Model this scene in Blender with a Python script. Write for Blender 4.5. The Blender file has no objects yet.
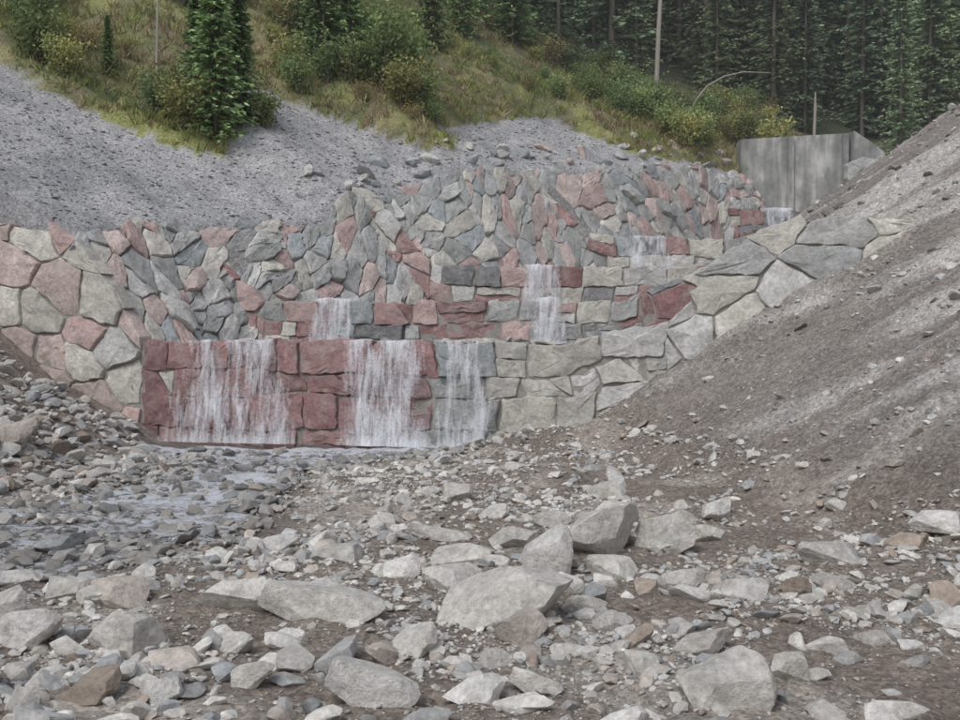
import bpy, math, random, bmesh
import numpy as np
from mathutils import Vector
random.seed(7); rng=np.random.default_rng(7)
scene=bpy.context.scene
# ------------------------------------------------------------ noise
def _h(a,b,c,seed):
    n=(a*374761393+b*668265263+c*2147483647+seed*974634777)&0xffffffff
    n=((n^(n>>13))*1274126177)&0xffffffff
    n=((n^(n>>15))*2246822519)&0xffffffff
    return ((n^(n>>16))&0xffff)/65535.0
def vn(x,y,z=None,seed=0):
    x=np.asarray(x,float); y=np.asarray(y,float)
    z=np.zeros_like(x) if z is None else np.asarray(z,float)
    xi=np.floor(x).astype(np.int64); yi=np.floor(y).astype(np.int64); zi=np.floor(z).astype(np.int64)
    fx=x-xi; fy=y-yi; fz=z-zi
    fx=fx*fx*(3-2*fx); fy=fy*fy*(3-2*fy); fz=fz*fz*(3-2*fz)
    def L(a,b,t): return a+(b-a)*t
    r=[]
    for dz in (0,1):
        r.append(L(L(_h(xi,yi,zi+dz,seed),_h(xi+1,yi,zi+dz,seed),fx),L(_h(xi,yi+1,zi+dz,seed),_h(xi+1,yi+1,zi+dz,seed),fx),fy))
    return L(r[0],r[1],fz)*2-1
def fbm(x,y,z=None,oct=4,seed=0):
    o=0;a=1;f=1;s=0
    for i in range(oct):
        o=o+a*vn(np.asarray(x)*f+i*17.3,np.asarray(y)*f+i*9.1,None if z is None else np.asarray(z)*f,seed+i); s+=a;a*=.5;f*=2.03
    return o/s
def sm(a,b,x):
    t=np.clip((x-a)/(b-a),0,1); return t*t*(3-2*t)
# ------------------------------------------------------------ terrain
CT,ST=.654,.757
Lt=[5,12.9,16.8,21.5,22.8,26.4,28.8,34.8,40,45,50.7,53,60,90]
Lz=[5.2,5.4,5.9,6.2,7.3,7.9,8.9,9.5,10.3,10.8,10.9,11,13,20]
LS=[25.2,25.6,26.2,25.6,25.6,26.0,25.6,25.5,24.8,24.4,24.4,26.6,27,27]
Ft=[5,14.6,18.5,24.5,34.1,45.7,50,53,60,90]; FS=[23.6,23.6,24.5,23.7,23.2,23.4,23,25.2,25.6,25.6]
XRy=[0,23,26,30,34,41,50,60,75,120]; XRx=[9.0,2.3,3.9,6.3,8.5,11.5,17,22.5,30,50]
ZRy=[0,22,23.5,26,30,34,41,50,60,75,120]; ZRz=[0,0,.5,2.2,3.6,4.8,6.5,8.6,10.5,15,36]
VT=[5,10,16,17,20,22,24,26,27.6,28.5,30,31.5,35,39,41,45,60,90]
VS=[16,16,11.5,8,4,5,9.5,8,4,1,1.5,4.5,5,5,1.5,.6,.5,.5]
def ts(x,y): return CT*x+ST*y, -ST*x+CT*y
def xy(t,s): return CT*t-ST*s, ST*t+CT*s
def zones(x,y):
    t,s=ts(x,y)
    d1=y+.187*x-23.85
    ds=s-np.interp(t,Lt,LS)
    sv=np.interp(t,VT,VS)+1.2*fbm(x*.5,y*.5,seed=31,oct=4)
    behind=d1>.4+.5*sm(-8.6,-10.5,x)
    wall=behind&(ds<0)&(s>np.interp(t,Ft,FS))&(t<60)
    hill=behind&(ds>=0)
    veg=hill&(ds>sv)
    xr=np.interp(y,XRy,XRx)
    return dict(t=t,s=s,d1=d1,ds=ds,sv=sv,behind=behind,wall=wall,hill=hill,veg=veg,xr=xr,right=(x>xr))
CY=[8,11,13,15,17.5,20,22.5,24.5]; CX=[-11,-8.4,-7.0,-5.9,-5.1,-4.8,-3.8,-3.6]; CW=[3.0,3.2,3.1,2.4,1.4,1.4,3.2,4.5]
def stream(x,y): return np.abs(x-np.interp(y,CY,CX))/np.interp(y,CY,CW)
def height(x,y,detail=True):
    x=np.asarray(x,float); y=np.asarray(y,float)
    Z=zones(x,y); t=Z['t'];s=Z['s']
    d2=y+.1*x-29
    fl=np.where(d2<.4,2.38,np.where(y<34.4,3.48,np.where(y<41.4,4.72,np.where(y<50.4,6.38,8.5+.12*(y-50)))))
    bank=np.interp(y,ZRy,ZRz)+.68*np.maximum(0,x-Z['xr'])
    bank=np.where(bank>16,16+(bank-16)*.35,bank)
    bed=np.maximum(0,(6.8-y)*.19)+.5*np.maximum(0,-8-x)*sm(10,20,y)+.25*np.maximum(0,-11-x)
    toe=np.exp(-((x-Z['xr'])/1.2)**2)*.12
    front=bed+.68*np.maximum(0,x-Z['xr'])+np.interp(y,ZRy,ZRz)*sm(-1,1.5,x-Z['xr'])+toe
    st=stream(x,y); sw=(1-sm(.5,1.35,st)); front=front-.13*sw
    front=front+.32*np.exp(-((x-1.1)/1.0)**2-((y-18)/1.0)**2)+.45*np.exp(-((x-1.5)/1.6)**2-((y-23.2)/.9)**2)
    zt=np.interp(t,Lt,Lz)
    hl=zt+.6*Z['ds']+.17*np.maximum(0,Z['ds']-10)
    hl=np.where(hl>45,45+(hl-45)*.4,hl)
    fS=np.interp(t,Ft,FS); w=np.clip((s-fS)/np.maximum(.3,np.interp(t,Lt,LS)-fS),0,1)
    left=np.where(Z['ds']>=0,hl,fl+(zt-fl)*w-.1)
    back=np.where(Z['ds']>=0,left,np.where(s>fS,left,np.where(Z['right'],np.maximum(fl,bank),fl)))
    z=np.where(Z['behind'],back,front)
    z=np.maximum(z,np.where(y>66,13.5+.5*(y-68),-99))
    if detail:
        fine=np.where(Z['wall']|(Z['behind']&~Z['hill']&~Z['right']),.0,1.)
        z=z+fine*(.10*fbm(x*.7,y*.7,seed=3)+.06*fbm(x*2.6,y*2.6,seed=5,oct=4))*(1-.3*np.where(Z['behind'],0,1)*sw)
        z=z+np.where(~Z['behind'],1,0)*sw*.12*fbm(x*1.2,y*2.0,seed=23,oct=4)
        z=z+np.where(Z['hill'],1,0)*sm(0,1.5,Z['ds'])*(.35*fbm(x*.35,y*.35,seed=8)*sm(-2,3,Z['ds']-Z['sv']+1)+.08*fbm(x*1.5,y*1.5,seed=9))
        z=z+np.where(Z['veg'],.45*np.clip((Z['ds']-Z['sv'])/.8,0,1),0)
        z=z+np.where(Z['veg'],1,0)*sm(0,4,Z['ds']-Z['sv'])*.9*fbm(x*.16,y*.16,seed=19,oct=2)
        z=z+np.where(~Z['behind'],1,0)*(.09*np.abs(fbm(x*1.3,y*1.3,seed=12)))
        z=z+np.where(Z['right'],1,0)*sm(0,1.5,x-Z['xr'])*.13*fbm(y*2.2+x*.8,(x-y*.3)*.35,seed=15)
    return z
def fast_mesh(name,V,F,col=None,mat=None,smooth=False,parent=None,extra=None):
    me=bpy.data.meshes.new(name)
    V=np.asarray(V,np.float32); F=np.asarray(F,np.int32)
    n=F.shape[1]
    me.vertices.add(len(V)); me.vertices.foreach_set('co',V.ravel())
    me.loops.add(F.size); me.loops.foreach_set('vertex_index',F.ravel())
    me.polygons.add(len(F)); me.polygons.foreach_set('loop_start',np.arange(0,F.size,n,dtype=np.int32))
    me.polygons.foreach_set('loop_total',np.full(len(F),n,np.int32))
    me.polygons.foreach_set('use_smooth',np.full(len(F),smooth))
    me.update(calc_edges=True); me.validate()
    if col is not None:
        c=np.ones((len(V),4),np.float32); c[:,:3]=col
        a=me.color_attributes.new('Col','FLOAT_COLOR','POINT'); a.data.foreach_set('color',c.ravel())
    if extra is not None:
        a=me.attributes.new('dens','FLOAT','POINT'); a.data.foreach_set('value',np.asarray(extra,np.float32))
    if mat: me.materials.append(mat)
    ob=bpy.data.objects.new(name,me); scene.collection.objects.link(ob)
    if parent: ob.parent=parent
    return ob
# ------------------------------------------------------------ materials
def newmat(name):
    m=bpy.data.materials.new(name); m.use_nodes=True; nt=m.node_tree
    b=nt.nodes['Principled BSDF']; b.inputs['Roughness'].default_value=.85
    b.inputs['Specular IOR Level'].default_value=.25
    return m,nt,b
def nd(nt,ty,**k):
    n=nt.nodes.new(ty)
    for a,v in k.items():
        if a in n.inputs: n.inputs[a].default_value=v
        else: setattr(n,a,v)
    return n
def math_(nt,op,a,b=None):
    n=nt.nodes.new('ShaderNodeMath'); n.operation=op
    for i,v in enumerate((a,b)):
        if v is None: continue
        if isinstance(v,(int,float)): n.inputs[i].default_value=v
        else: nt.links.new(v,n.inputs[i])
    return n.outputs[0]
def mr(nt,v,a,b,c,d):
    n=nt.nodes.new('ShaderNodeMapRange'); nt.links.new(v,n.inputs[0])
    for i,q in enumerate((a,b,c,d)): n.inputs[i+1].default_value=q
    return n.outputs[0]
def mulcol(nt,col,fac):
    n=nt.nodes.new('ShaderNodeVectorMath'); n.operation='SCALE'
    nt.links.new(col,n.inputs[0]); nt.links.new(fac,n.inputs['Scale']); return n.outputs[0]
def rockmat(name,s1=2.5,s2=14,bump=.5,dust=(.22,.19,.16),dustamt=.5,rough=.85,lo=.48):
    m,nt,b=newmat(name); L=nt.links.new
    at=nd(nt,'ShaderNodeAttribute',attribute_name='Col')
    geo=nd(nt,'ShaderNodeNewGeometry'); P=geo.outputs['Position']
    n1=nd(nt,'ShaderNodeTexNoise',Scale=s1,Detail=5.,Roughness=.65); L(P,n1.inputs['Vector'])
    n2=nd(nt,'ShaderNodeTexNoise',Scale=s2,Detail=6.,Roughness=.75); L(P,n2.inputs['Vector'])
    f=math_(nt,'MULTIPLY',mr(nt,n1.outputs[0],.3,.7,.74,1.22),mr(nt,n2.outputs[0],.3,.7,.66,1.3))
    c=mulcol(nt,at.outputs['Color'],f)
    n3=nd(nt,'ShaderNodeTexNoise',Scale=s1*1.7,Detail=5.,Roughness=.7); L(P,n3.inputs['Vector'])
    mx=nd(nt,'ShaderNodeMix',data_type='RGBA'); L(mr(nt,n3.outputs[0],lo,lo+.16,0,dustamt),mx.inputs[0]); L(c,mx.inputs[6]); mx.inputs[7].default_value=(*dust,1)
    L(mx.outputs[2],b.inputs['Base Color']); b.inputs['Roughness'].default_value=rough
    bp=nd(nt,'ShaderNodeBump',Strength=bump,Distance=.05); L(math_(nt,'ADD',n2.outputs[0],n1.outputs[0]),bp.inputs['Height']); L(bp.outputs[0],b.inputs['Normal'])
    return m
M_rock=rockmat('loose_rock',3,18,.5,dust=(.37,.32,.27),dustamt=.4,lo=.5)
M_boul=rockmat('boulder_rock',2.2,13,1.,dust=(.42,.365,.31),dustamt=.65,lo=.53)
M_wall=rockmat('wall_stone',1.6,11,.9,(.46,.44,.41),.42,lo=.49)
def groundmat():
    m,nt,b=newmat('ground_earth'); L=nt.links.new
    at=nd(nt,'ShaderNodeAttribute',attribute_name='Col')
    geo=nd(nt,'ShaderNodeNewGeometry'); P=geo.outputs['Position']
    n0=nd(nt,'ShaderNodeTexNoise',Scale=.9,Detail=5.,Roughness=.6); L(P,n0.inputs['Vector'])
    n1=nd(nt,'ShaderNodeTexNoise',Scale=12.,Detail=7.,Roughness=.8); L(P,n1.inputs['Vector'])
    v1=nd(nt,'ShaderNodeTexVoronoi',Scale=11.); L(P,v1.inputs['Vector'])
    v2=nd(nt,'ShaderNodeTexVoronoi',Scale=28.); L(P,v2.inputs['Vector'])
    sx=nd(nt,'ShaderNodeSeparateColor'); L(v1.outputs['Color'],sx.inputs[0])
    sy=nd(nt,'ShaderNodeSeparateColor'); L(v2.outputs['Color'],sy.inputs[0])
    f=math_(nt,'MULTIPLY',mr(nt,n0.outputs[0],.3,.7,.8,1.2),mr(nt,n1.outputs[0],.3,.7,.62,1.34))
    f=math_(nt,'MULTIPLY',f,mr(nt,sx.outputs[0],0,1,.85,1.2))
    f=math_(nt,'MULTIPLY',f,mr(nt,sy.outputs[1],0,1,.72,1.35))
    L(mulcol(nt,at.outputs['Color'],f),b.inputs['Base Color']); b.inputs['Roughness'].default_value=.92
    h=math_(nt,'ADD',math_(nt,'MULTIPLY',v1.outputs['Distance'],-.5),math_(nt,'MULTIPLY',v2.outputs['Distance'],-.4))
    h=math_(nt,'ADD',h,math_(nt,'MULTIPLY',n1.outputs[0],1.1))
    bp=nd(nt,'ShaderNodeBump',Strength=.65,Distance=.06); L(h,bp.inputs['Height']); L(bp.outputs[0],b.inputs['Normal'])
    return m
M_ground=groundmat()
def leafmat(name,var=.35,trans=.3):
    m,nt,b=newmat(name); L=nt.links.new
    at=nd(nt,'ShaderNodeAttribute',attribute_name='Col'); oi=nd(nt,'ShaderNodeObjectInfo')
    c=mulcol(nt,at.outputs['Color'],mr(nt,oi.outputs['Random'],0,1,1-var,1+var)); L(c,b.inputs['Base Color'])
    if trans:
        tr=nd(nt,'ShaderNodeBsdfTranslucent'); L(c,tr.inputs[0])
        mx=nd(nt,'ShaderNodeMixShader',Fac=trans); L(b.outputs[0],mx.inputs[1]); L(tr.outputs[0],mx.inputs[2])
        L(mx.outputs[0],nt.nodes['Material Output'].inputs[0])
    return m
M_leaf=leafmat('foliage'); M_needle=leafmat('needles',.38,0)
M_bark,nt,b=newmat('bark'); n=nd(nt,'ShaderNodeTexNoise',Scale=8.,Detail=5.); r=nd(nt,'ShaderNodeValToRGB')
r.color_ramp.elements[0].color=(.1,.08,.065,1); r.color_ramp.elements[1].color=(.28,.24,.2,1); nt.links.new(n.outputs[0],r.inputs[0]); nt.links.new(r.outputs[0],b.inputs['Base Color'])
M_mortar=rockmat('mortar',3,20,.6,(.33,.31,.285),.5)
# ------------------------------------------------------------ terrain mesh
xs=np.concatenate([np.linspace(-180,-40,15)[:-1],np.arange(-40,-14,.6),np.arange(-14,14,.1),np.arange(14,34,.3),np.linspace(34,180,20)])
ys=np.concatenate([np.linspace(-60,3,12)[:-1],np.arange(3,27,.1),np.arange(27,64,.22),np.arange(64,110,1.2),np.linspace(110,320,18)])
X,Y=np.meshgrid(xs,ys); Zh=height(X,Y); nx,ny=len(xs),len(ys)
idx=np.arange(nx*ny).reshape(ny,nx)
F=np.stack([idx[:-1,:-1],idx[:-1,1:],idx[1:,1:],idx[1:,:-1]],-1).reshape(-1,4)
Q=zones(X,Y)
def mixc(a,b,w): return a*(1-w[...,None])+np.asarray(b)*w[...,None]
n1=fbm(X*.8,Y*.8,seed=40); n2=fbm(X*.25,Y*.25,seed=41); n3=fbm(X*2.5,Y*2.5,seed=44)
C=np.zeros(X.shape+(3,))+np.array([.25,.212,.182])
C=mixc(C,[.38,.34,.30],sm(.05,.4,n1))
wet=1-sm(.8,1.7,stream(X,Y)+.5*n1); C=mixc(C,[.15,.14,.13],wet*.85)
rb=sm(-.3,1.2,X-Q['xr']); Cr=mixc(np.zeros_like(C)+np.array([.27,.243,.22]),[.48,.455,.425],sm(-.15,.4,fbm(Y*1.6+X*.6,(X-Y*.3)*.3,seed=50)))
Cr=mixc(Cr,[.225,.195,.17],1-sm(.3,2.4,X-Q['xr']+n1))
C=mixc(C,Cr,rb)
hl=np.where(Q['hill'],1.,0.)
Cs=mixc(np.zeros_like(C)+np.array([.33,.33,.34]),[.43,.425,.425],sm(-.3,.4,n2+.5*n1)); C=mixc(C,Cs,hl)
C=mixc(C,[.32,.31,.30],np.where(Q['wall'],1.,0.))
Cv=mixc(np.zeros_like(C)+np.array([.17,.18,.085]),[.30,.275,.15],sm(-.05,.4,n1)); Cv=mixc(Cv,[.23,.18,.13],sm(.1,.45,n3)); Cv=mixc(Cv,[.30,.31,.12],sm(.1,.4,n2))
C=mixc(C,Cv,np.where(Q['veg'],1.,0.))
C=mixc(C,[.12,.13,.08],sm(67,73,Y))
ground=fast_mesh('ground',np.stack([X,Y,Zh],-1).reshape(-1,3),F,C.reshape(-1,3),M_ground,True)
# ------------------------------------------------------------ rocks
def ico(sub):
    bm=bmesh.new(); bmesh.ops.create_icosphere(bm,subdivisions=sub,radius=1)
    v=np.array([q.co[:] for q in bm.verts]); f=np.array([[q.index for q in p.verts] for p in bm.faces]); bm.free(); return v,f
def rockshape(sub,seed,planes=9,amp=.06,dmin=.42):
    r=np.random.default_rng(seed); v,f=ico(sub); v=v.copy()
    for i in range(planes):
        n=r.normal(size=3); n/=np.linalg.norm(n); d=r.uniform(dmin,.82)
        k=v@n; over=k>d; v[over]-=np.outer(k[over]-d,n)*.96
    o=seed*3.7
    if sub>2:
        nn=fbm(v[:,0]*1.8+o,v[:,1]*1.8,v[:,2]*1.8,oct=5,seed=seed); v*=(1+amp*2*nn)[:,None]
        n4=np.abs(fbm(v[:,0]*5+o,v[:,1]*5,v[:,2]*5,oct=3,seed=seed+3)); v*=(1-amp*.9*n4)[:,None]
    v/=np.abs(v).max(0); return v,f
def rotm(a,b,c):
    ca,sa,cb,sb,cc,sc=np.cos(a),np.sin(a),np.cos(b),np.sin(b),np.cos(c),np.sin(c)
    Rz=np.stack([np.stack([ca,-sa,0*a],-1),np.stack([sa,ca,0*a],-1),np.stack([0*a,0*a,1+0*a],-1)],-2)
    Rx=np.stack([np.stack([1+0*b,0*b,0*b],-1),np.stack([0*b,cb,-sb],-1),np.stack([0*b,sb,cb],-1)],-2)
    Ry=np.stack([np.stack([cc,0*c,sc],-1),np.stack([0*c,1+0*c,0*c],-1),np.stack([-sc,0*c,cc],-1)],-2)
    return Rz@Rx@Ry
PAL=np.array([[.66,.635,.59],[.74,.715,.66],[.50,.50,.49],[.60,.54,.485],[.46,.475,.48],[.78,.76,.715],[.43,.36,.30],[.60,.605,.60]])
PW=[.23,.2,.12,.09,.07,.18,.04,.07]
def scatter(name,x,y,size,variants,flat=(.35,.75),sink=.25,pal=PAL,w=None,tilt=.3,mat=None,dark=None,zadd=0,smooth=True,sharp=None):
    N=len(x); z=height(x,y)+zadd
    V=[];Fs=[];Cc=[];off=0
    vi=rng.integers(0,len(variants),N)
    rot=rotm(rng.uniform(0,6.28,N),rng.normal(0,tilt,N),rng.normal(0,tilt,N))
    fl=rng.uniform(*flat,N); sc=np.stack([size*.5*rng.uniform(.9,1.35,N),size*.5*rng.uniform(.6,1,N),size*.5*fl],-1)
    if w is None and pal is PAL: w=PW
    ci=rng.choice(len(pal),N,p=w); col=pal[ci]*rng.uniform(.72,1.08,N)[:,None]
    if dark is not None: col=col*dark[:,None]
    for k,(v,f) in enumerate(variants):
        q=np.where(vi==k)[0]
        if not len(q): continue
        p=v[None]*sc[q][:,None,:]; p=np.einsum('nij,nvj->nvi',rot[q],p)
        p+=np.stack([x[q],y[q],z[q]+sc[q][:,2]*(1-2*sink)],-1)[:,None]
        V.append(p.reshape(-1,3)); Cc.append(np.repeat(col[q],len(v),0))
        Fs.append((f[None]+(np.arange(len(q))*len(v))[:,None,None]+off).reshape(-1,3)); off+=len(q)*len(v)
    ob=fast_mesh(name,np.concatenate(V),np.concatenate(Fs),np.concatenate(Cc),mat or M_rock,smooth)
    if sharp: ob.data.set_sharp_from_angle(angle=math.radians(sharp))
    return ob
small=[rockshape(1,100+i,5,dmin=.5) for i in range(14)]
mid=[rockshape(3,200+i,13,.05,.38) for i in range(14)]
def rsize(N,a,b,p=2.2):
    u=rng.uniform(0,1,N); return (a**(1-p)+u*(b**(1-p)-a**(1-p)))**(1/(1-p))
def dk(x,y): return 1-.42*(1-sm(.7,1.35,stream(x,y)))
N=31000; y=6+ (rng.uniform(0,1,N)**1.15)*17.5; x=rng.uniform(-.58,.58,N)*y
ok=(x<np.interp(y,XRy,XRx)+1.0)|(rng.uniform(0,1,N)<.2)
den=fbm(x*.6,y*.6,seed=77); ok&=rng.uniform(0,1,N)<(.36+1.9*den+.03*(y-9)); ok&=(stream(x,y)>1.0)|(rng.uniform(0,1,N)<.5)
x=x[ok];y=y[ok]; scatter('gravel',x,y,rsize(len(x),.03,.24,2.35)*(.7+.03*y),small,dark=dk(x,y),sink=.35,sharp=40)
N=15000; y=6+(rng.uniform(0,1,N)**1.3)*8; x=rng.uniform(-.58,.58,N)*y; ok=rng.uniform(0,1,N)<.55+1.2*fbm(x*1.1,y*1.1,seed=71); x=x[ok];y=y[ok]
scatter('pebbles',x,y,rsize(len(x),.014,.06,2.2),small,sink=.3,dark=np.full(len(x),.85))
N=1900; y=6.3+(rng.uniform(0,1,N))*17; x=rng.uniform(-.58,.58,N)*y
ok=(x<np.interp(y,XRy,XRx)+.4); ok&=rng.uniform(0,1,N)<(.48+1.7*fbm(x*.4,y*.4,seed=78)); ok&=(stream(x,y)>1.0)|(rng.uniform(0,1,N)<.45); x=x[ok];y=y[ok]
scatter('rubble_stones',x,y,rsize(len(x),.12,.5,2.35),mid,sink=.36,dark=dk(x,y),sharp=24)
N=4200; y=rng.uniform(9,23.6,N); x=np.interp(y,CY,CX)+rng.uniform(-1.25,1.25,N)*np.interp(y,CY,CW)
ok=rng.uniform(0,1,N)<.65+1.6*fbm(x*.8,y*1.2,seed=66); x=x[ok];y=y[ok]
scatter('stream_stones',x,y,rsize(len(x),.07,.40,2.1),small,sink=.26,dark=rng.uniform(.45,.8,len(x)),zadd=.02,sharp=44)
N=15000; y=rng.uniform(9,50,N); x=rng.uniform(2.4,31,N); ok=(x>np.interp(y,XRy,XRx)-.2)&(x<.56*y+1)&(rng.uniform(0,1,N)<.5+1.1*fbm(y*1.6+x*.6,(x-y*.3)*.3,seed=50)); x=x[ok];y=y[ok]
palb=np.array([[.45,.42,.385],[.55,.52,.485],[.34,.32,.295],[.70,.68,.64],[.76,.74,.70]])
scatter('bank_stones',x,y,rsize(len(x),.04,.36,2.25)*(.75+.013*y),small,flat=(.2,.45),tilt=.4,pal=palb,sink=.35,sharp=45)
N=19000; t=rng.uniform(9,44,N); s=25.6+rng.uniform(0,16,N); x,y=xy(t,s); q=zones(x,y); ok=q['hill']&~q['veg']; x=x[ok];y=y[ok]
pals=np.array([[.38,.38,.385],[.44,.44,.44],[.56,.55,.54],[.36,.36,.36]])
scatter('scree_stones',x,y,rsize(len(x),.05,.22,3.1),small,flat=(.15,.30),tilt=.08,pal=pals,sink=.4)
N=900; x=rng.uniform(-13,-7,N); y=rng.uniform(17,25,N); ok=(zones(x,y)['d1']<-.3)&(stream(x,y)>1.1); x=x[ok];y=y[ok]
scatter('bank_rubble',x,y,rsize(len(x),.12,.6,2.2),mid,sharp=24,dark=np.full(len(x),.85))
N=2600; y=rng.uniform(23.8,56,N); x=rng.uniform(-9,19,N); q=zones(x,y); ok=q['behind']&~q['hill']&~q['wall']&~q['right']; x=x[ok];y=y[ok]
scatter('terrace_rubble',x,y,rsize(len(x),.15,.5,2.3),small,dark=np.full(len(x),.7),sharp=45)
bs=[rockshape(5,300+i,17,.05,.34) for i in range(12)]
BL=[(-1.46,9.6,1.3,.42,1,0),(.1,9.7,1.6,.78,1,.35),(.7,11.6,.85,.6,5,.3),(1.5,12.7,1.1,.65,0,0),(2.4,12.8,1.15,.55,0,.1),(1.1,9.9,.5,.3,1,0),
(-3.65,10.3,.8,.32,3,0),(-2.5,10,.95,.46,1,.1),(-3.1,8.7,.6,.4,1,0),(-4,8.8,.6,.4,5,0),(-4.3,10.3,.5,.25,0,0),(-.6,8.5,.55,.28,1,.2),(-.75,7.3,.7,.38,5,0),
(.12,8.2,.33,.26,0,0),(1.75,7.4,.8,.42,1,.1),(1.9,8.6,.55,.2,1,0),(2.7,10.2,.65,.28,5,0),(3.35,10.4,.33,.33,6,0),(4.3,11.9,1.05,.28,0,0),(2.15,10.3,.5,.2,5,0),
(5.7,12.3,.7,.3,5,0),(3.0,7.2,.45,.2,5,0),(-2.4,7.4,.32,.22,5,0),(-1.4,14,.45,.3,1,0),(-.5,13.3,.9,.22,0,0),(-.3,12.2,.95,.36,1,.2),(-9.2,19.5,1.3,.55,3,0),
(-5.5,13,.6,.25,4,0),(-3.3,7.2,.42,.26,0,0),(1.25,9,.42,.25,0,0),(1.35,8,.36,.22,1,0),(-1.7,8.8,.32,.2,5,0),(-1.7,12,.65,.22,0,0),(-1.8,7.8,.36,.22,1,0),
(.35,8.8,.5,.32,3,.2),(-2.9,7.4,.46,.27,6,0),(.45,7.6,.42,.2,1,0),(3.6,9,.4,.2,0,0),(2,16.5,.8,.38,0,0),(3.5,14.7,.65,.32,5,.1),(2.3,11,.5,.25,0,0),(3.1,13.4,.55,.3,1,0),
(-.2,10.9,.8,.34,1,.2),(.9,10.7,.5,.3,5,0),(2.5,8.0,.4,.2,1,0),(-2.1,8.6,.3,.22,5,0),(1.0,14.2,.6,.3,0,0),(.2,14.8,.5,.25,5,0),(3.9,10.8,.5,.22,0,0),(-5.2,11.2,.6,.25,1,0),(-4.6,9.4,.6,.3,1,0),(-3.9,7.6,.45,.3,5,0),
(-.9,11.3,.6,.3,5,.1),(.5,12.9,.7,.35,0,.1),(1.6,11.4,.7,.3,1,0),(.1,11.8,.5,.3,1,0),(2.0,14.4,.7,.35,1,0),(-2.6,12.6,.55,.25,5,0),(-.4,16.2,.6,.3,0,0),(4.6,9.4,.5,.22,5,0)]
for i,(x,y,w,h,c,tl) in enumerate(BL):
    v,f=bs[i%12]; p=v*np.array([w*.56,w*.42*random.uniform(.8,1.1),h*.66])
    R=rotm(np.array([random.uniform(-.5,.5)]),np.array([random.uniform(-.15,.15)]),np.array([-tl+random.uniform(-.1,.1)]))[0]
    p=p@R.T
    ob=fast_mesh('boulder',p,f,PAL[c]*random.uniform(.98,1.05),M_boul,True)
    ob.location=(x,y,float(height([x],[y])[0])+h*.2)
    ob.data.set_sharp_from_angle(angle=math.radians(22))
# ------------------------------------------------------------ masonry
PINK=[.60,.45,.42];PINK2=[.63,.52,.48];RED=[.37,.22,.215];CREAM=[.66,.635,.57];GREY=[.48,.485,.475];BLUE=[.42,.45,.46];LIGHT=[.64,.635,.61];GREEN=[.46,.475,.45];DK=[.28,.28,.285]
def pick(lst,ws): return np.array(random.choices(lst,ws)[0])*random.uniform(.80,1.10)
def clip(poly,n,d):
    out=[]
    for i in range(len(poly)):
        a=poly[i];b_=poly[(i+1)%len(poly)]
        da=a[0]*n[0]+a[1]*n[1]-d; db=b_[0]*n[0]+b_[1]*n[1]-d
        if da<=0: out.append(a)
        if (da<0<db) or (db<0<da):
            t=da/(da-db); out.append((a[0]+(b_[0]-a[0])*t,a[1]+(b_[1]-a[1])*t))
    return out
def area(P):
    P=np.array(P); return abs(.5*np.sum(P[:,0]*np.roll(P[:,1],-1)-P[:,1]*np.roll(P[:,0],-1)))
def voro(u0,u1,v0,v1,w,h,ang,accept,topf,drop=.22,jit=.42):
    """fills u0..u1 below topf with irregular polygonal stones"""
    ca,sa=math.cos(ang),math.sin(ang); R=math.hypot(u1-u0,v1-v0)+3; cu,cv=(u0+u1)/2,(v0+v1)/2
    S=[]
    for i in range(int(-R/w)-1,int(R/w)+2):
        for j in range(int(-R/h)-1,int(R/h)+2):
            if random.random()<drop: continue
            a=(i+.5*(j%2)+random.uniform(-jit,jit)); b_=(j+random.uniform(-jit,jit))
            u=cu+ca*a*w-sa*b_*h; v=cv+sa*a*w+ca*b_*h
            if u0-2.2<u<u1+2.2 and v0-2<v<v1+2: S.append((a,b_,u,v))
    A=np.array(S); out=[]
    for i in range(len(A)):
        u,v=A[i,2],A[i,3]
        if not(u0-.9<u<u1+.9 and v<topf(u)+.9): continue
        d=(A[:,0]-A[i,0])**2+(A[:,1]-A[i,1])**2; nb=np.argsort(d)[1:22]
        P=[(A[i,0]-2,A[i,1]-2),(A[i,0]+2,A[i,1]-2),(A[i,0]+2,A[i,1]+2),(A[i,0]-2,A[i,1]+2)]
        for j in nb:
            n=A[j,:2]-A[i,:2]; m=(A[j,:2]+A[i,:2])/2; P=clip(P,n,m@n)
            if len(P)<3: break
        if len(P)<3: continue
        P=[(cu+ca*a*w-sa*b_*h,cv+sa*a*w+ca*b_*h) for a,b_ in P]
        P=clip(P,(1,0),u1)
        if len(P)>2: P=clip(P,(-1,0),-u0)
        if len(P)<3: continue
        uc=min(max(sum(p[0] for p in P)/len(P),u0+.05),u1-.05)
        sl=(topf(uc+.35)-topf(uc-.35))/.7; n=np.array([-sl,1.]); P=clip(P,n,n@np.array([uc,topf(uc)+random.uniform(-.06,.08)]))
        if len(P)<3 or area(P)<.035: continue
        c=np.array(P).mean(0)
        if accept(c[0],c[1]): out.append(P)
    return out
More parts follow.
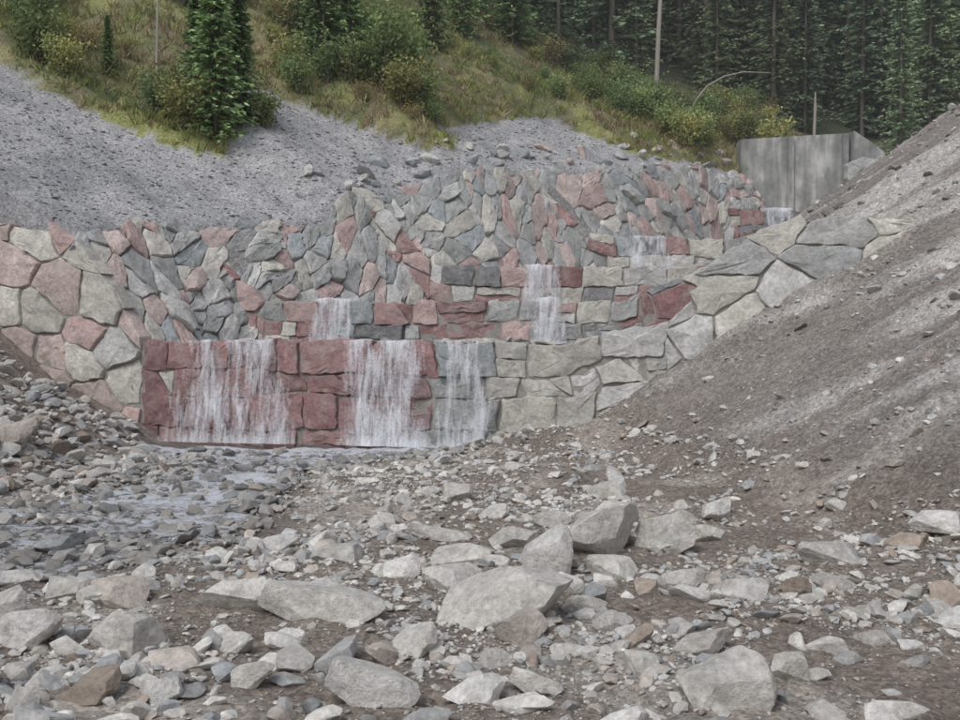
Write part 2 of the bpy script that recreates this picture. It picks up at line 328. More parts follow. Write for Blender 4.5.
def courses(u0,u1,topf,botf,w,h,slant=.16,seed=0):
    out=[]
    def bnd(k,u): return topf(u)-k*h-(0 if k==0 else .10*math.sin(k*2.1)*h+h*.22*float(vn([u*.7],[k*3.3+seed],seed=seed)[0]))
    for k in range(14):
        u=u0-random.uniform(0,w)*.6; seam=(random.uniform(-slant,slant),random.uniform(-slant,slant)); any_=False
        while u<u1:
            ww=w*random.choice([.55,.75,.9,1,1.2,1.5]); ns=(random.uniform(-slant,slant)*h,random.uniform(-slant,slant)*h)
            a,b_=max(u,u0),min(u+ww,u1); um=(a+b_)/2
            if b_-a>.2 and bnd(k,um)>float(botf(np.array([um]))[0]):
                any_=True
                tu=np.linspace(a+seam[0],b_+ns[0],3); bu=np.linspace(b_+ns[1],a+seam[1],3)
                tp=[(q,bnd(k,q)+(random.uniform(-.07,.05) if k==0 else 0)) for q in tu]; bt=[(q,bnd(k+1,q)) for q in bu]
                rr=random.random()
                if rr<.22 and ww>w*.5:
                    f=random.uniform(.4,.6); mid_=[(tp[i][0]*(1-f)+bt[2-i][0]*f,tp[i][1]*(1-f)+bt[2-i][1]*f) for i in range(3)]
                    out.append((tp+mid_[::-1])[::-1]); out.append((mid_+bt)[::-1])
                elif rr<.27 and ww>w*.9:
                    out.append([tp[0],tp[1],bt[0],bt[1],bt[2]][::-1]); out.append([tp[1],tp[2],bt[0]][::-1])
                else: out.append((tp+bt)[::-1])
            u+=ww; seam=ns
        if not any_: break
    return out
def masonry(name,polys,mapf,colf,gap=.02,bulge=.1,depth=.3,parent=None):
    V=[];F=[];C=[];off=0
    for i,P in enumerate(polys):
        P=np.array(P); c=P.mean(0); sz=math.sqrt(max(1e-4,area(P)))
        if sz<.15: continue
        g=gap*random.uniform(.4,1.7)
        P=c+(P-c)*(1-2*g/sz)
        K=[]
        for a in range(len(P)):
            p,q=P[a],P[(a+1)%len(P)]; l=np.linalg.norm(q-p)
            if l<.02: continue
            m=max(1,int(l/.15)); r_=min(.25,.03/l)
            for tt in np.linspace(r_,1-r_,m+1): K.append(p+(q-p)*tt)
        K=np.array(K)
        if len(K)<4: continue
        n=len(K)
        K=K+ .035*np.stack([vn(K[:,0]*6,K[:,1]*6,seed=i%97),vn(K[:,0]*6,K[:,1]*6+50,seed=i%97)],-1)*min(1.5,sz*2)
        pl=[(random.uniform(.5,1.2),random.uniform(-.8,.8),random.uniform(-.8,.8)) for _ in range(3)]
        bl=bulge*min(1.3,sz/.7)*random.uniform(.5,1.5); base=random.uniform(-.02,.04)
        rings=[]
        for (r_,e) in ((1,-1),(1,0),(.98,.75),(.94,.98),(.62,1.02),(.3,1.03)):
            R=c+(K-c)*r_; L=(R-c)/sz
            if e==-1: dd=np.full(n,-depth)
            else:
                pp=np.min([a_+b1*L[:,0]+b2*L[:,1] for a_,b1,b2 in pl],0)
                dd=base+bl*e*np.clip(pp,.1,1.3)+ (e>0)*.06*fbm(R[:,0]*5+i,R[:,1]*5,oct=3,seed=3)
            rings.append(mapf(R[:,0],R[:,1],dd))
        ce=mapf(np.array([c[0]]),np.array([c[1]]),np.array([base+bl*np.clip(min(p[0] for p in pl),.15,1.3)*1.03]))
        V+=rings+[ce]; a=np.arange(n); b_=(a+1)%n
        for k in range(5): F.append(np.stack([a+k*n,b_+k*n,b_+(k+1)*n,a+(k+1)*n],-1)+off)
        F.append(np.stack([a+5*n,b_+5*n,np.full(n,6*n),np.full(n,6*n)],-1)+off)
        C.append(np.repeat(colf(c[0],c[1])[None],6*n+1,0)); off+=6*n+1
    V=np.concatenate(V);F=np.concatenate(F);C=np.concatenate(C)
    T=np.concatenate([F[:,[0,1,2]],F[:,[0,2,3]]]); T=T[(T[:,0]!=T[:,1])&(T[:,1]!=T[:,2])&(T[:,0]!=T[:,2])]
    ob=fast_mesh(name,V,T,C,M_wall,True,parent); ob.data.set_sharp_from_angle(angle=math.radians(30)); return ob
def backing(parent,us,topf,botf,mapf,back=.6):
    us=np.asarray(us); n=len(us); tp=topf(us)-.14; bt=botf(us)
    rows=[mapf(us,bt,np.full(n,.0)),mapf(us,(bt+tp)/2,np.full(n,.0)),mapf(us,tp,np.full(n,-.02)),mapf(us,tp,np.full(n,-back)),mapf(us,bt,np.full(n,-back))]
    V=np.concatenate(rows); a=np.arange(n-1)
    F=np.concatenate([np.stack([a+k*n,a+1+k*n,a+1+(k+1)*n,a+(k+1)*n],-1) for k in range(4)])
    fast_mesh('mortar_core',V,F,np.array([.36,.34,.31]),M_mortar,False,parent)
def dam(name,c,k,tx,tz,botf,colf,w,h,c0,c1,batter=.1,gap=.016,seed=0,wl=(1.0,.7,-.35),wr=(1.1,.8,.5)):
    nl=math.hypot(k,1); nvx,nvy=-k/nl,-1/nl
    tx=np.array(tx);tz=np.array(tz); us=np.arange(tx[0],tx[-1],.2)
    botmin=float(np.min(botf(us)))
    def mp(u,v,d): return np.stack([u+d*nvx, c-k*u+batter*(v-botmin)+d*nvy, v],-1)
    topf=lambda u:np.interp(u,tx,tz)
    P=courses(c0,c1,topf,botf,w,h,seed=seed)
    for a,b_,(w_,h_,an) in ((tx[0],c0,wl),(c1,tx[-1],wr)):
        if b_-a<.6: continue
        P+=voro(a,b_,botmin-.5,tz.max()+.5,w_,h_,an,lambda u,v:float(botf(np.array([u]))[0])-.2<v,topf,drop=.12,jit=.36)
    ob=masonry(name,P,mp,colf,gap,bulge=.09,depth=.45)
    backing(ob,us,topf,botf,mp); return ob
def col1(u,v):
    if u<-8.8: return pick([PINK,PINK2,CREAM,GREY,LIGHT,GREEN],[3.5,3,2.5,1.2,3,.6])
    if u<-2.8: return pick([RED,[.40,.25,.24],[.33,.20,.20],PINK,CREAM],[5,4,3,.6,.2])
    if u<-1.3: return pick([RED,GREY,[.38,.27,.27]],[2,2,2])
    if u<.5: return pick([[.38,.385,.38],DK,[.34,.365,.37]],[3,2.5,1])
    if u<5: return pick([CREAM,LIGHT,[.58,.57,.52]],[4,3,2])
    return pick([CREAM,LIGHT,BLUE,PINK2,GREY],[3,3,1.5,1.2,2])
fb=lambda k,c: (lambda u: height(np.asarray(u,float),c-k*np.asarray(u,float)-.2,False)-.5)
dam('boulder_dam',23.85,.187,[-16,-12.5,-10.8,-9.5,-8.9,-8.6,2.6,2.9,4.4,5,6,7.1,8.6,9.9],[5.9,5.6,5.3,3.9,2.9,2.55,2.5,2.85,2.95,3.75,4.85,5.3,5.4,5.2],fb(.187,23.85),col1,1.15,.72,-8.7,4.3,seed=3,wl=(1.15,.85,-.4),wr=(1.2,.85,.45))
def colb(u,v): return pick([PINK,RED,GREY,LIGHT,DK,BLUE,CREAM,[.44,.29,.28]],[2.2,1.8,1.8,1.8,1.4,1.2,1.4,2.4])
cst=lambda z:(lambda u:np.zeros_like(np.asarray(u,float))+z)
dam('boulder_dam',29,.1,[-9.6,-8.8,-8,-6.7,-6.3,4,5,8],[6.1,6.0,5.2,3.9,3.65,3.65,4,5.2],cst(2.3),colb,.95,.58,-6.4,4.6,seed=5)
dam('boulder_dam',34,0,[-4.4,-3.7,-2.9,-1.6,7,8.5,10],[7.9,7.6,6.6,5.0,4.95,5.1,5.4],cst(3.4),colb,1.1,.7,-1.7,10,seed=8)
dam('boulder_dam',41,0,[1.3,2.2,3.2,4.6,10,11,12.5],[9.3,9.1,8,6.7,6.55,6.7,6.9],cst(4.6),colb,1.2,.75,4.5,12.5,seed=11)
dam('boulder_dam',50,0,[8.8,9.6,10.8,12,16.2,18.5],[10.4,10.3,9.8,8.9,8.75,9.5],cst(6.2),colb,1.3,.8,11.9,18.5,seed=15)
def floor_t(t): return np.interp(t,[5,18,18.8,24,25,33.6,34.6,45,46.5,54],[2.38,2.38,3.5,3.5,4.8,4.8,6.4,6.4,8.5,8.9])
LL=4.2
def mp_side(u,v,d):
    w=v/LL; s=np.interp(u,Ft,FS)*(1-w)+np.interp(u,Lt,LS)*w; z=floor_t(u)*(1-w)+np.interp(u,Lt,Lz)*w
    x,y=xy(u,s); return np.stack([x+d*.757*.85,y-d*.654*.85,z+d*.52],-1)
def colside(u,v): return pick([GREY,LIGHT,PINK,BLUE,GREEN,PINK2,CREAM],[3.5,4,2.8,1.4,1.2,2.8,2.6])
stop=lambda u: LL+.16*math.sin(u*1.7)+.14*math.sin(u*5.1)+.1
def acc(u,v):
    p=mp_side(np.array([u]),np.array([v]),np.array([0.]))[0]; return v>-.3 and p[1]+.187*p[0]-23.85>.75
ps=[]
for a,b_,an,w_,h_ in [(12,16,1.75,.95,.44),(16,20,.6,.9,.55),(20,25,1.25,.95,.46),(25,28.5,.45,1.15,.68),(28.5,33,1.05,1.0,.5),(33,37.5,.5,1.2,.68),(37.5,44,2.1,1.05,.55),(44,52.6,1.2,1.1,.62)]:
    ps+=voro(a,b_,0,LL+.6,w_,h_,an,acc,stop,drop=.2)
sw_=masonry('side_wall',ps,mp_side,colside,gap=.013,bulge=.14,depth=.35)
uu=np.arange(14.5,52.6,.3); vv=np.linspace(-.2,LL-.1,8); UU,VV=np.meshgrid(uu,vv,indexing='ij'); Pm=mp_side(UU,VV,np.zeros_like(UU)-.04)
i2=np.arange(UU.size).reshape(UU.shape); F=np.stack([i2[:-1,:-1],i2[1:,:-1],i2[1:,1:],i2[:-1,1:]],-1).reshape(-1,4)
fast_mesh('mortar_bed',Pm.reshape(-1,3),F,np.array([.36,.34,.31]),M_mortar,True,sw_)
dam('stone_wall',55,0,[20.2,20.8,22.6,23.4,29],[11.9,12.3,12.3,12.2,14.0],lambda u: height(np.asarray(u,float),55.0+0*np.asarray(u,float),False)-.3,lambda u,v: pick([PINK,PINK2,GREY,LIGHT],[3,3,2,2]) if u<22.8 else pick([GREY,LIGHT],[3,1]),1.3,.8,20.2,29)
lx=[];ly=[]
for t in np.arange(22,50,.45):
    a=xy(t+random.uniform(-.3,.3),np.interp(t,Lt,LS)+random.uniform(.1,2.2)); lx.append(a[0]);ly.append(a[1])
scatter('crest_stones',np.array(lx),np.array(ly),rng.uniform(.2,.85,len(lx)),mid,pal=np.array([PINK2,GREY,LIGHT,BLUE,LIGHT]),sharp=30,sink=.3)
# ------------------------------------------------------------ concrete barrier
M_con,nt,b=newmat('concrete'); L=nt.links.new
geo=nd(nt,'ShaderNodeNewGeometry'); mp_=nd(nt,'ShaderNodeMapping'); mp_.inputs['Scale'].default_value=(1.5,.5,.28); L(geo.outputs['Position'],mp_.inputs[0])
na=nd(nt,'ShaderNodeTexNoise',Scale=1.,Detail=6.,Roughness=.6,Distortion=.4); L(mp_.outputs[0],na.inputs['Vector']); nb_=nd(nt,'ShaderNodeTexNoise',Scale=1.1,Detail=8.,Roughness=.7); L(geo.outputs['Position'],nb_.inputs['Vector'])
rp=nd(nt,'ShaderNodeValToRGB'); e=rp.color_ramp.elements; e[0].position=.36;e[0].color=(.29,.29,.28,1);e[1].position=.66;e[1].color=(.66,.65,.62,1); q=e.new(.52);q.color=(.40,.40,.385,1)
L(na.outputs[0],rp.inputs[0]); L(mulcol(nt,rp.outputs[0],mr(nt,nb_.outputs[0],.3,.7,.62,1.2)),b.inputs['Base Color'])
def prism(name,pts,y0,y1,mat,parent=None):
    bm=bmesh.new(); a=[bm.verts.new((p[0],y0,p[1])) for p in pts]; c=[bm.verts.new((p[0],y1,p[1])) for p in pts]
    bm.faces.new(a); bm.faces.new(c[::-1]); n=len(pts)
    for i in range(n): bm.faces.new((a[i],c[i],c[(i+1)%n],a[(i+1)%n]))
    bmesh.ops.recalc_face_normals(bm,faces=bm.faces); bmesh.ops.bevel(bm,geom=bm.edges[:],offset=.03,segments=2,affect='EDGES')
    me=bpy.data.meshes.new(name); bm.to_mesh(me); bm.free(); me.materials.append(mat); o=bpy.data.objects.new(name,me); scene.collection.objects.link(o)
    if parent:o.parent=parent
    return o
cw=bpy.data.objects.new('concrete_check_dam',None); scene.collection.objects.link(cw)
prism('wall_body',[(14.8,8.0),(20.9,8.0),(20.9,13.95),(14.8,13.6)],57,58.2,M_con,cw)
prism('right_wing',[(20.95,8.0),(23.2,8.0),(23.2,12.4),(22.0,13.3),(20.95,14.0)],56.4,58.0,M_con,cw)
for k,(px,pz) in enumerate(((17.4,13.72),(20.5,13.9))): prism('pillar_%d'%k,[(px,8.0),(px+.35,8.0),(px+.35,pz-.05),(px,pz-.07)],56.78,57.2,M_con,cw)
# ------------------------------------------------------------ water
def watermat(name,fall):
    m,nt,b=newmat(name); L=nt.links.new
    geo=nd(nt,'ShaderNodeNewGeometry'); mp_=nd(nt,'ShaderNodeMapping'); L(geo.outputs['Position'],mp_.inputs[0])
    at=nd(nt,'ShaderNodeAttribute',attribute_name='dens')
    if fall:
        mp_.inputs['Scale'].default_value=(8,3,1.3)
        n=nd(nt,'ShaderNodeTexNoise',Scale=1.,Detail=6.,Roughness=.68,Distortion=.5); L(mp_.outputs[0],n.inputs['Vector'])
        n2=nd(nt,'ShaderNodeTexNoise',Scale=20.,Detail=4.,Roughness=.7); L(geo.outputs['Position'],n2.inputs['Vector'])
        v=math_(nt,'ADD',math_(nt,'ADD',n.outputs[0],math_(nt,'MULTIPLY',n2.outputs[0],.5)),at.outputs['Fac'])
        al=mr(nt,v,.99,1.40,0,.85)
        b.inputs['Base Color'].default_value=(.88,.9,.94,1); b.inputs['Roughness'].default_value=.4
        L(al,b.inputs['Alpha'])
        bp=nd(nt,'ShaderNodeBump',Strength=.5,Distance=.05); L(n2.outputs[0],bp.inputs['Height']); L(bp.outputs[0],b.inputs['Normal'])
    else:
        mp_.inputs['Scale'].default_value=(1.3,2.2,1); mp_.inputs['Rotation'].default_value=(0,0,-.45)
        n=nd(nt,'ShaderNodeTexNoise',Scale=2.6,Detail=9.,Roughness=.8,Distortion=.6); L(mp_.outputs[0],n.inputs['Vector'])
        n2=nd(nt,'ShaderNodeTexNoise',Scale=9.,Detail=5.); L(geo.outputs['Position'],n2.inputs['Vector'])
        mx=nd(nt,'ShaderNodeMix',data_type='RGBA'); L(mr(nt,math_(nt,'ADD',n.outputs[0],at.outputs['Fac']),.50,.58,0,.95),mx.inputs[0]); mx.inputs[6].default_value=(.2,.192,.185,1); mx.inputs[7].default_value=(.84,.87,.93,1)
        L(mx.outputs[2],b.inputs['Base Color']); b.inputs['Roughness'].default_value=.22; b.inputs['Specular IOR Level'].default_value=.6
        bp=nd(nt,'ShaderNodeBump',Strength=1.,Distance=.1); L(math_(nt,'ADD',n.outputs[0],n2.outputs[0]),bp.inputs['Height']); L(bp.outputs[0],b.inputs['Normal'])
    return m
M_fall=watermat('falling_water',True); M_water=watermat('stream_water',False)
yy=np.arange(7,24.2,.1); uu=np.linspace(-1.4,1.4,70)
YY,UU=np.meshgrid(yy,uu,indexing='ij'); XX=np.interp(YY,CY,CX)+UU*np.interp(YY,CY,CW)
# the water follows the bed: a thin film that runs over and between the stones
bedz=height(XX,YY); ZZ=np.minimum(bedz+.05,-.03+.05*fbm(XX*1.7,YY*1.7,seed=60,oct=3)+.002*YY)
ZZ=ZZ+.02*fbm(XX*5,YY*5,seed=61,oct=2)-.10*sm(.9,1.35,np.abs(UU))
dn=.035+.10*sm(21.5,23.5,YY)+.12*fbm(XX*.6,YY*.9,seed=63,oct=3)+.06*np.exp(-((YY-18)/2.5)**2)
i2=np.arange(YY.size).reshape(YY.shape); F=np.stack([i2[:-1,:-1],i2[:-1,1:],i2[1:,1:],i2[1:,:-1]],-1).reshape(-1,4)
fast_mesh('stream_water',np.stack([XX,YY,ZZ],-1).reshape(-1,3),F,None,M_water,True,None,dn.ravel())
def fall(x0,x1,c,k,zt,zb,batter,dens,spread=0.15,layers=2,off=.14):
    par=bpy.data.objects.new('waterfall',None); scene.collection.objects.link(par)
    nu=max(8,int((x1-x0)/.06)); nv=50
    for l in range(layers):
        U,Vv=np.meshgrid(np.linspace(0,1,nu),np.linspace(-.06,1,nv),indexing='ij')
        vv=np.clip(Vv,0,1)
        x=x0+(x1-x0)*U+(U-.5)*spread*vv*2+.07*vn(U*9,vv*3,seed=l)
        z=zt-(zt-zb)*vv+.03*vn(U*(x1-x0)*3,U*0,seed=4)*(1-vv); out=off+.05*l+.20*np.sqrt(vv)*(.7+.4*vn(U*6,vv*2.2,seed=5+l))+.06*fbm(x*3,z*2.5,seed=l+9)
        out=np.where(Vv<0,off+Vv*5,out)
        y=c-k*x+batter*(z-zb)-out
        ew=.25; ed=np.minimum(sm(0,ew,U),sm(0,ew,1-U))
        dn=dens-.34*(1-ed)+.36*fbm(U*(x1-x0)*1.8+x0,vv*1.6,seed=20+l,oct=3)-.05*l-.08*np.sin(vv*3.1)+.12*sm(.88,1,vv)
        i2=np.arange(nu*nv).reshape(nu,nv); F=np.stack([i2[:-1,:-1],i2[1:,:-1],i2[1:,1:],i2[:-1,1:]],-1).reshape(-1,4)
        fast_mesh('water_sheet_%d'%l,np.stack([x,y,z],-1).reshape(-1,3),F,None,M_fall,True,par,dn.ravel())
fall(-3.5,-1.1,23.85,.187,2.57,.0,.1,.45,.12)
fall(-1.0,.2,23.85,.187,2.57,.0,.1,.42,.14)
fall(-8.5,-4.1,23.85,.187,2.57,.0,.1,.35,.15,2)
fall(-5.1,-3.6,29,.1,3.75,2.4,.1,.45,.15)
fall(1.3,2.9,34,0,5.04,3.5,.1,.46,.12)
fall(1.4,2.6,29,.1,3.75,2.4,.1,.43,.12)
fall(5.8,7.9,41,0,6.66,5.2,.1,.42,.1)
fall(14.0,15.8,50,0,8.9,7.3,.1,.44,.1)
# ------------------------------------------------------------ vegetation
def tube(pts,rad,n=7):
    pts=np.array(pts);V=[];F=[]
    for i,p in enumerate(pts):
        a=np.linspace(0,6.283,n,endpoint=False); V.append(np.stack([p[0]+rad[i]*np.cos(a),p[1]+rad[i]*np.sin(a),p[2]+0*a],-1))
    V=np.concatenate(V)
    for i in range(len(pts)-1):
        for j in range(n): F.append((i*n+j,i*n+(j+1)%n,(i+1)*n+(j+1)%n,(i+1)*n+j))
    return V,np.array(F)
def quads(c,ax,bx):
    V=np.stack([c-ax*.1-bx*.25,c+ax*.35-bx,c+ax,c+ax*.35+bx],1).reshape(-1,3); return V,np.arange(len(V)).reshape(-1,4)
def spruce(seed,H,R,bare,nb,spr,col,sz):
    r=np.random.default_rng(seed); tv,tf=tube([(0,0,-.6),(0,0,H*.3),(.05,0,H*.7),(0,0,H)],[H*.010,H*.008,H*.005,.01])
    c=[];A=[];B=[];cl=[]; z=bare*H; BV=[];BF=[];bo=0
    while z<H*.985:
        f=(z-bare*H)/(H*(1-bare)); ln0=R*(1-f)**.85*(1 if f>.08 else .75)
        for k in range(nb):
            a=r.uniform(0,6.283); ln=ln0*r.uniform(.5,1.25)+.08; d=np.array([math.cos(a),math.sin(a),0]); zz=z+r.uniform(-.15,.15)
            dr=r.uniform(.1,.5); bl_=r.uniform(.65,1.3)
            tip=np.array([d[0]*ln,d[1]*ln,zz-dr*ln]); s0=np.array([0,0,zz]); side=np.array([-d[1],d[0],0])*.015
            BV+= [s0-side,s0+side,tip]; BF.append((bo,bo+1,bo+2)); bo+=3
            for j in range(spr):
                q=r.uniform(.12,1); p=d*ln*q+np.array([0,0,zz-dr*ln*q**1.3+.1*ln*q*(q>.8)])
                sd=np.array([-d[1],d[0],0])*r.uniform(-1,1)
                ax=(d*.8+sd*.9+np.array([0,0,r.uniform(-.6,.15)]))*sz*r.uniform(.6,1.4)*(1.1-.4*q); bx=np.cross(ax,r.normal(size=3)); bx=bx/np.linalg.norm(bx)*sz*.2
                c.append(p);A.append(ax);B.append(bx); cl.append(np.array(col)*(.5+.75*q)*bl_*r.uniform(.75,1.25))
        z+=H*.018*r.uniform(.8,1.3)*(1.1-.4*f)
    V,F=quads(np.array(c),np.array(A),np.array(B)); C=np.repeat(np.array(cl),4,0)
    return (tv,tf),(np.array(BV),np.array(BF)),(V,F,C)
def me_only(*a,**k):
    ob=fast_mesh(*a,**k); me=ob.data; bpy.data.objects.remove(ob); return me
def spruce_meshes(*a):
    t,bch,l=spruce(*a)
    return [me_only('trunk',t[0],t[1],None,M_bark,True),me_only('branches',bch[0],bch[1],None,M_bark),me_only('needles',l[0],l[1],l[2],M_needle)]
def place(kit,name,x,y,sc,rot,parent=None,zoff=-.1,names=('trunk','branches','crown')):
    e=bpy.data.objects.new(name,None); scene.collection.objects.link(e); e.location=(x,y,float(height([x],[y])[0])+zoff); e.scale=(sc,)*3; e.rotation_euler=(0,0,rot)
    if parent: e.parent=parent
    for me,n in zip(kit,names):
        o=bpy.data.objects.new(n,me); scene.collection.objects.link(o); o.parent=e
    return e
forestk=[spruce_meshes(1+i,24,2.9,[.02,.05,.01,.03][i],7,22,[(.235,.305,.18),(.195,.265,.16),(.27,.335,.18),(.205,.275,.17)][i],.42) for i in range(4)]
forest=bpy.data.objects.new('spruce_forest',None); scene.collection.objects.link(forest)
cnt=0
for gy in np.arange(66.5,98,3.7):
    for gx in np.arange(-54,62,3.7):
        x=gx+random.uniform(-1.8,1.8); y=gy+random.uniform(-1.8,1.8)
        if abs(x)>.54*y+4: continue
        if y<76 and x<-2 and random.random()<.6: continue
        if y<68 and 8<x<27: continue
        place(random.choice(forestk),'spruce',x,y,random.uniform(.6,1.25)*(.65 if y<70 else 1),random.uniform(0,6.28),forest); cnt+=1
print('forest',cnt)
youngk=[spruce_meshes(20+i,6.5,1.35,.02,8,13,(.23,.33,.14),.24) for i in range(3)]
for x,y,sc in [(-9.6,36.5,1.05),(-9.0,37.6,.8),(-10.8,38.5,.7),(-6.9,44.5,1.0),(-5.9,45.5,.8),(-14.2,38.5,.35),(-13,47,1.2),(-17.5,50,1.2),(-2.5,52,.9),(-22,52,1.4),(-9,53,1.2),(-12,56,1.5),(-4,60,1.6),(-19,58,1.7),(-26,58,1.7),(-7.8,46,.9),(2,62,1.5),(-1,58,1.0),(-8,49,1),(-15,53,1.3),(-24,55,1.4)]:
    place(random.choice(youngk),'young_spruce',x,y,sc,random.uniform(0,6))
def shrub(seed,H,W,nst,nl,col,col2,lf):
    r=np.random.default_rng(seed); TV=[];TF=[];o=0;c=[];A=[];B=[];cl=[]
    for k in range(nst):
        a=r.uniform(0,6.28); rr=W*r.uniform(.1,.6); hh=H*r.uniform(.5,1)
        p0=np.array([0,0,-.2]);p2=np.array([math.cos(a)*rr,math.sin(a)*rr,hh]);p1=p0*.5+p2*.5+np.array([0,0,.1*H])
        v,f=tube([p0,p1,p2],[.035*H/2,.02*H/2,.006],5); TV.append(v);TF.append(f+o);o+=len(v)
        m=r.uniform(0,1); cc=np.array(col)*(1-m)+np.array(col2)*m
        for j in range(nl):
            q=r.uniform(.25,1.05); base=p0+(p2-p0)*q+np.array([0,0,.1*H*math.sin(q*3.1)])
            p=base+r.normal(size=3)*np.array([.2,.2,.13])*H*.55; ax=r.normal(size=3);ax/=np.linalg.norm(ax);bx=np.cross(ax,r.normal(size=3));bx/=np.linalg.norm(bx)
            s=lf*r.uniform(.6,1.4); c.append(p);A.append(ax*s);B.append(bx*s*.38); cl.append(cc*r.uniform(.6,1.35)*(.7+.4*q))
    V,F=quads(np.array(c),np.array(A),np.array(B))
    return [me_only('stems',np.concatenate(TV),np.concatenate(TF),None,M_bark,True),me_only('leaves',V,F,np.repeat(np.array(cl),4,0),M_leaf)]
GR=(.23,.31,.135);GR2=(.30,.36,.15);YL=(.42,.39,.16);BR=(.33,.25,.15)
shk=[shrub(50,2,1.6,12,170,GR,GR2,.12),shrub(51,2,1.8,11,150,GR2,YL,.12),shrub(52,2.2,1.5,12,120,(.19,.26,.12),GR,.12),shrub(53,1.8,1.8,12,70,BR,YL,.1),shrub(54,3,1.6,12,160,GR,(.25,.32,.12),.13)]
def sp(k,x,y,sc): place(shk[k],'shrub',x,y,sc,random.uniform(0,6),None,-.05,('stems','leaves'))
for k,x,y,sc in [(4,-4.2,42.5,1.2),(4,-3.2,43.5,1.3),(0,-2.4,42,1.0),(0,-5.3,43,1.1),(4,-4,46,1.3),(0,-8,37.5,.8),(1,-11.8,38,.9),(2,-6.5,43,.9),(1,18.2,63,1.5),(1,16.5,63,1.2),(0,4,50,.7),(0,6,52,.8),(2,7.5,54,.9),(0,8.5,55,1),(0,10,58,1.2),(2,12,61,1.2),(0,14,63,1.2),(4,6,58,.7),(4,9,62,1),(1,20,64,1.2),(0,22,65,1.3),(2,25,66,1.3),(0,8,60,1.1),(1,11,60,1)]: sp(k,x,y,sc)
nsh=0
for _ in range(4500):
    x=random.uniform(-34,20); y=random.uniform(32,70); q=zones(np.array([x]),np.array([y]))
    if not q['veg'][0] or abs(x)>.56*y or q['ds'][0]-q['sv'][0]<.6: continue
    op=(-3<x<9 and y<60); dn=float(fbm(np.array([x*.2]),np.array([y*.2]),seed=90)[0])
    if random.random()>(.12 if op else .6+dn): continue
    sp(random.choice([0,1,2,3,3,1]),x,y,random.uniform(.3,.6) if op else random.uniform(.5,1.15)); nsh+=1
    if nsh>400: break
print('shrubs',nsh)
N=18000; x=rng.uniform(-34,22,N); y=rng.uniform(31,72,N); q=zones(x,y); ok=q['veg']&(np.abs(x)<.56*y)&(fbm(x*.5,y*.5,seed=95)>-.35); x=x[ok];y=y[ok]; z=height(x,y); n=len(x)
nbld=9; c=np.repeat(np.stack([x,y,z],-1),nbld,0)+rng.normal(0,.13,(n*nbld,3))*np.array([1,1,.2])
ax=rng.normal(0,.5,(n*nbld,3)); ax[:,2]=1; ax*=rng.uniform(.15,.45,(n*nbld,1)); bx=np.cross(ax,rng.normal(size=ax.shape)); bx/=np.linalg.norm(bx,axis=1)[:,None]; bx*=.03
V,F=quads(c,ax,bx); pg=np.array([[.21,.26,.10],[.35,.32,.16],[.29,.32,.11],[.31,.235,.14],[.41,.35,.21]])
gi=np.clip(((fbm(x*.3,y*.3,seed=97)+.5)*5+rng.normal(0,.8,n)).astype(int),0,4)
cg=np.repeat(np.repeat(pg[gi],nbld,0)*rng.uniform(.6,1.3,(n*nbld,1)),4,0); fast_mesh('grass',V,F,cg,M_leaf)
M_pale,nt,b=newmat('pale_wood'); n=nd(nt,'ShaderNodeTexNoise',Scale=6.,Detail=5.); r=nd(nt,'ShaderNodeValToRGB'); r.color_ramp.elements[0].color=(.26,.23,.2,1); r.color_ramp.elements[1].color=(.5,.46,.4,1); nt.links.new(n.outputs[0],r.inputs[0]); nt.links.new(r.outputs[0],b.inputs['Base Color'])
def pole(name,pts,rad):
    cu=bpy.data.curves.new(name,'CURVE'); cu.dimensions='3D'; cu.bevel_depth=1; s=cu.splines.new('POLY'); s.points.add(len(pts)-1)
    for i,p in enumerate(pts): s.points[i].co=(*p,1); s.points[i].radius=rad[i]
    cu.bevel_resolution=2; o=bpy.data.objects.new(name,cu); scene.collection.objects.link(o); cu.materials.append(M_pale); return o
g=lambda x,y: float(height([x],[y])[0])
pole('bare_trunk',[(11.3,65,g(11.3,65)-.5),(11.5,65,22),(11.7,65,26),(11.7,65,32)],[.17,.15,.12,.08])
pole('bare_trunk',[(-12.3,39,g(-12.3,39)-.3),(-12.5,39,13),(-12.4,39,17)],[.07,.06,.03])
pole('dead_stem',[(12.4,60.5,g(12.4,60.5)-.2),(12.5,60.5,15.5),(12.9,60.4,16.5),(13.6,60.3,17.4),(14.6,60.2,17.95),(15.7,60,18.15),(17.3,60,18.1)],[.06,.058,.055,.05,.045,.035,.02])
pole('dead_snag',[(22.2,67,g(22.2,67)-.3),(22.3,67,17.5),(22.3,67,18.6)],[.12,.1,.05])
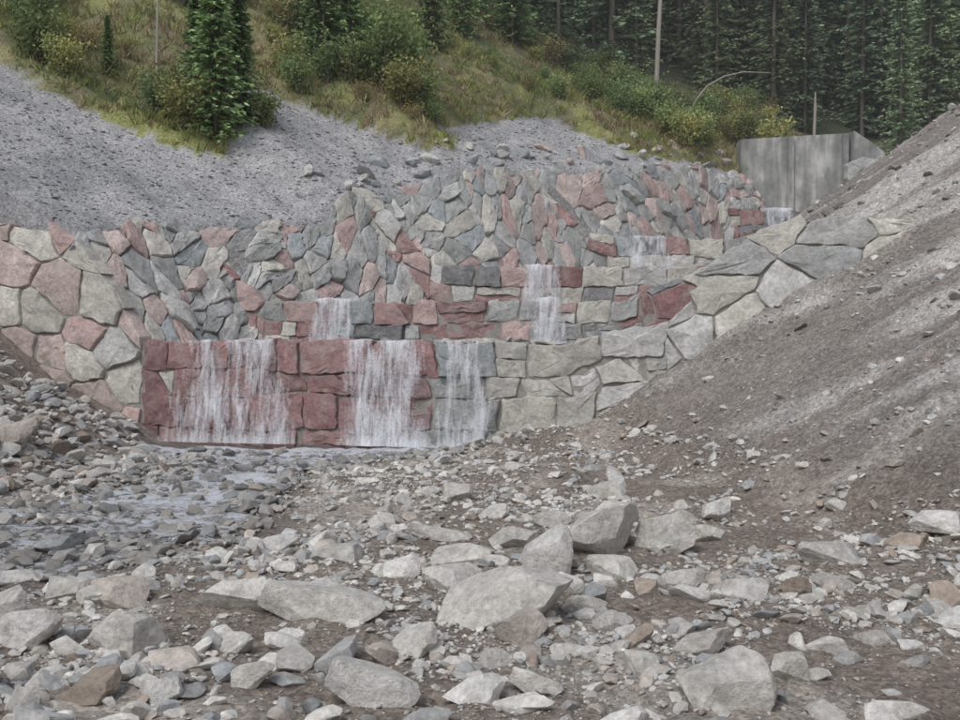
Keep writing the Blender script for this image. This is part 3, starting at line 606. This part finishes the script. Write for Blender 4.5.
# ------------------------------------------------------------ haze in the valley
hz=bpy.data.materials.new('valley_haze'); hz.use_nodes=True; nt=hz.node_tree; nt.nodes.clear()
o_=nt.nodes.new('ShaderNodeOutputMaterial'); vs=nt.nodes.new('ShaderNodeVolumeScatter'); vs.inputs['Density'].default_value=.0015; vs.inputs['Color'].default_value=(.95,.97,1,1); vs.inputs['Anisotropy'].default_value=0
nt.links.new(vs.outputs[0],o_.inputs['Volume'])
bm=bmesh.new(); bmesh.ops.create_cube(bm,size=1)
for v in bm.verts: v.co=Vector((v.co.x*300,85+v.co.y*120,30+v.co.z*80))
me=bpy.data.meshes.new('haze'); bm.to_mesh(me); bm.free(); me.materials.append(hz); scene.collection.objects.link(bpy.data.objects.new('haze',me))
# ------------------------------------------------------------ light, sky, camera
w=bpy.data.worlds.new('World'); scene.world=w; w.use_nodes=True; nt=w.node_tree
sky=nt.nodes.new('ShaderNodeTexSky'); sky.sky_type='NISHITA'; sky.sun_disc=False
EL,AZ=math.radians(52),math.radians(215)
sky.sun_elevation=EL; sky.sun_rotation=AZ
hs=nt.nodes.new('ShaderNodeHueSaturation'); hs.inputs['Saturation'].default_value=.42
nt.links.new(sky.outputs[0],hs.inputs['Color']); nt.links.new(hs.outputs[0],nt.nodes['Background'].inputs[0]); nt.nodes['Background'].inputs[1].default_value=.15
sl=bpy.data.lights.new('sun','SUN'); sl.energy=1.5; sl.angle=math.radians(28); sl.color=(1,.96,.92)
so=bpy.data.objects.new('sun',sl); scene.collection.objects.link(so)
d=Vector((math.sin(AZ)*math.cos(EL),math.cos(AZ)*math.cos(EL),math.sin(EL))); so.rotation_euler=d.to_track_quat('Z','Y').to_euler()
cam=bpy.data.cameras.new('camera'); cam.lens=37.5; cam.sensor_width=36; cam.clip_end=1000
co=bpy.data.objects.new('camera',cam); scene.collection.objects.link(co); co.location=(0,0,2.8); co.rotation_euler=(math.radians(90-1.72),0,0); scene.camera=co
scene.view_settings.view_transform='Standard'; scene.view_settings.look='None'; scene.view_settings.exposure=0
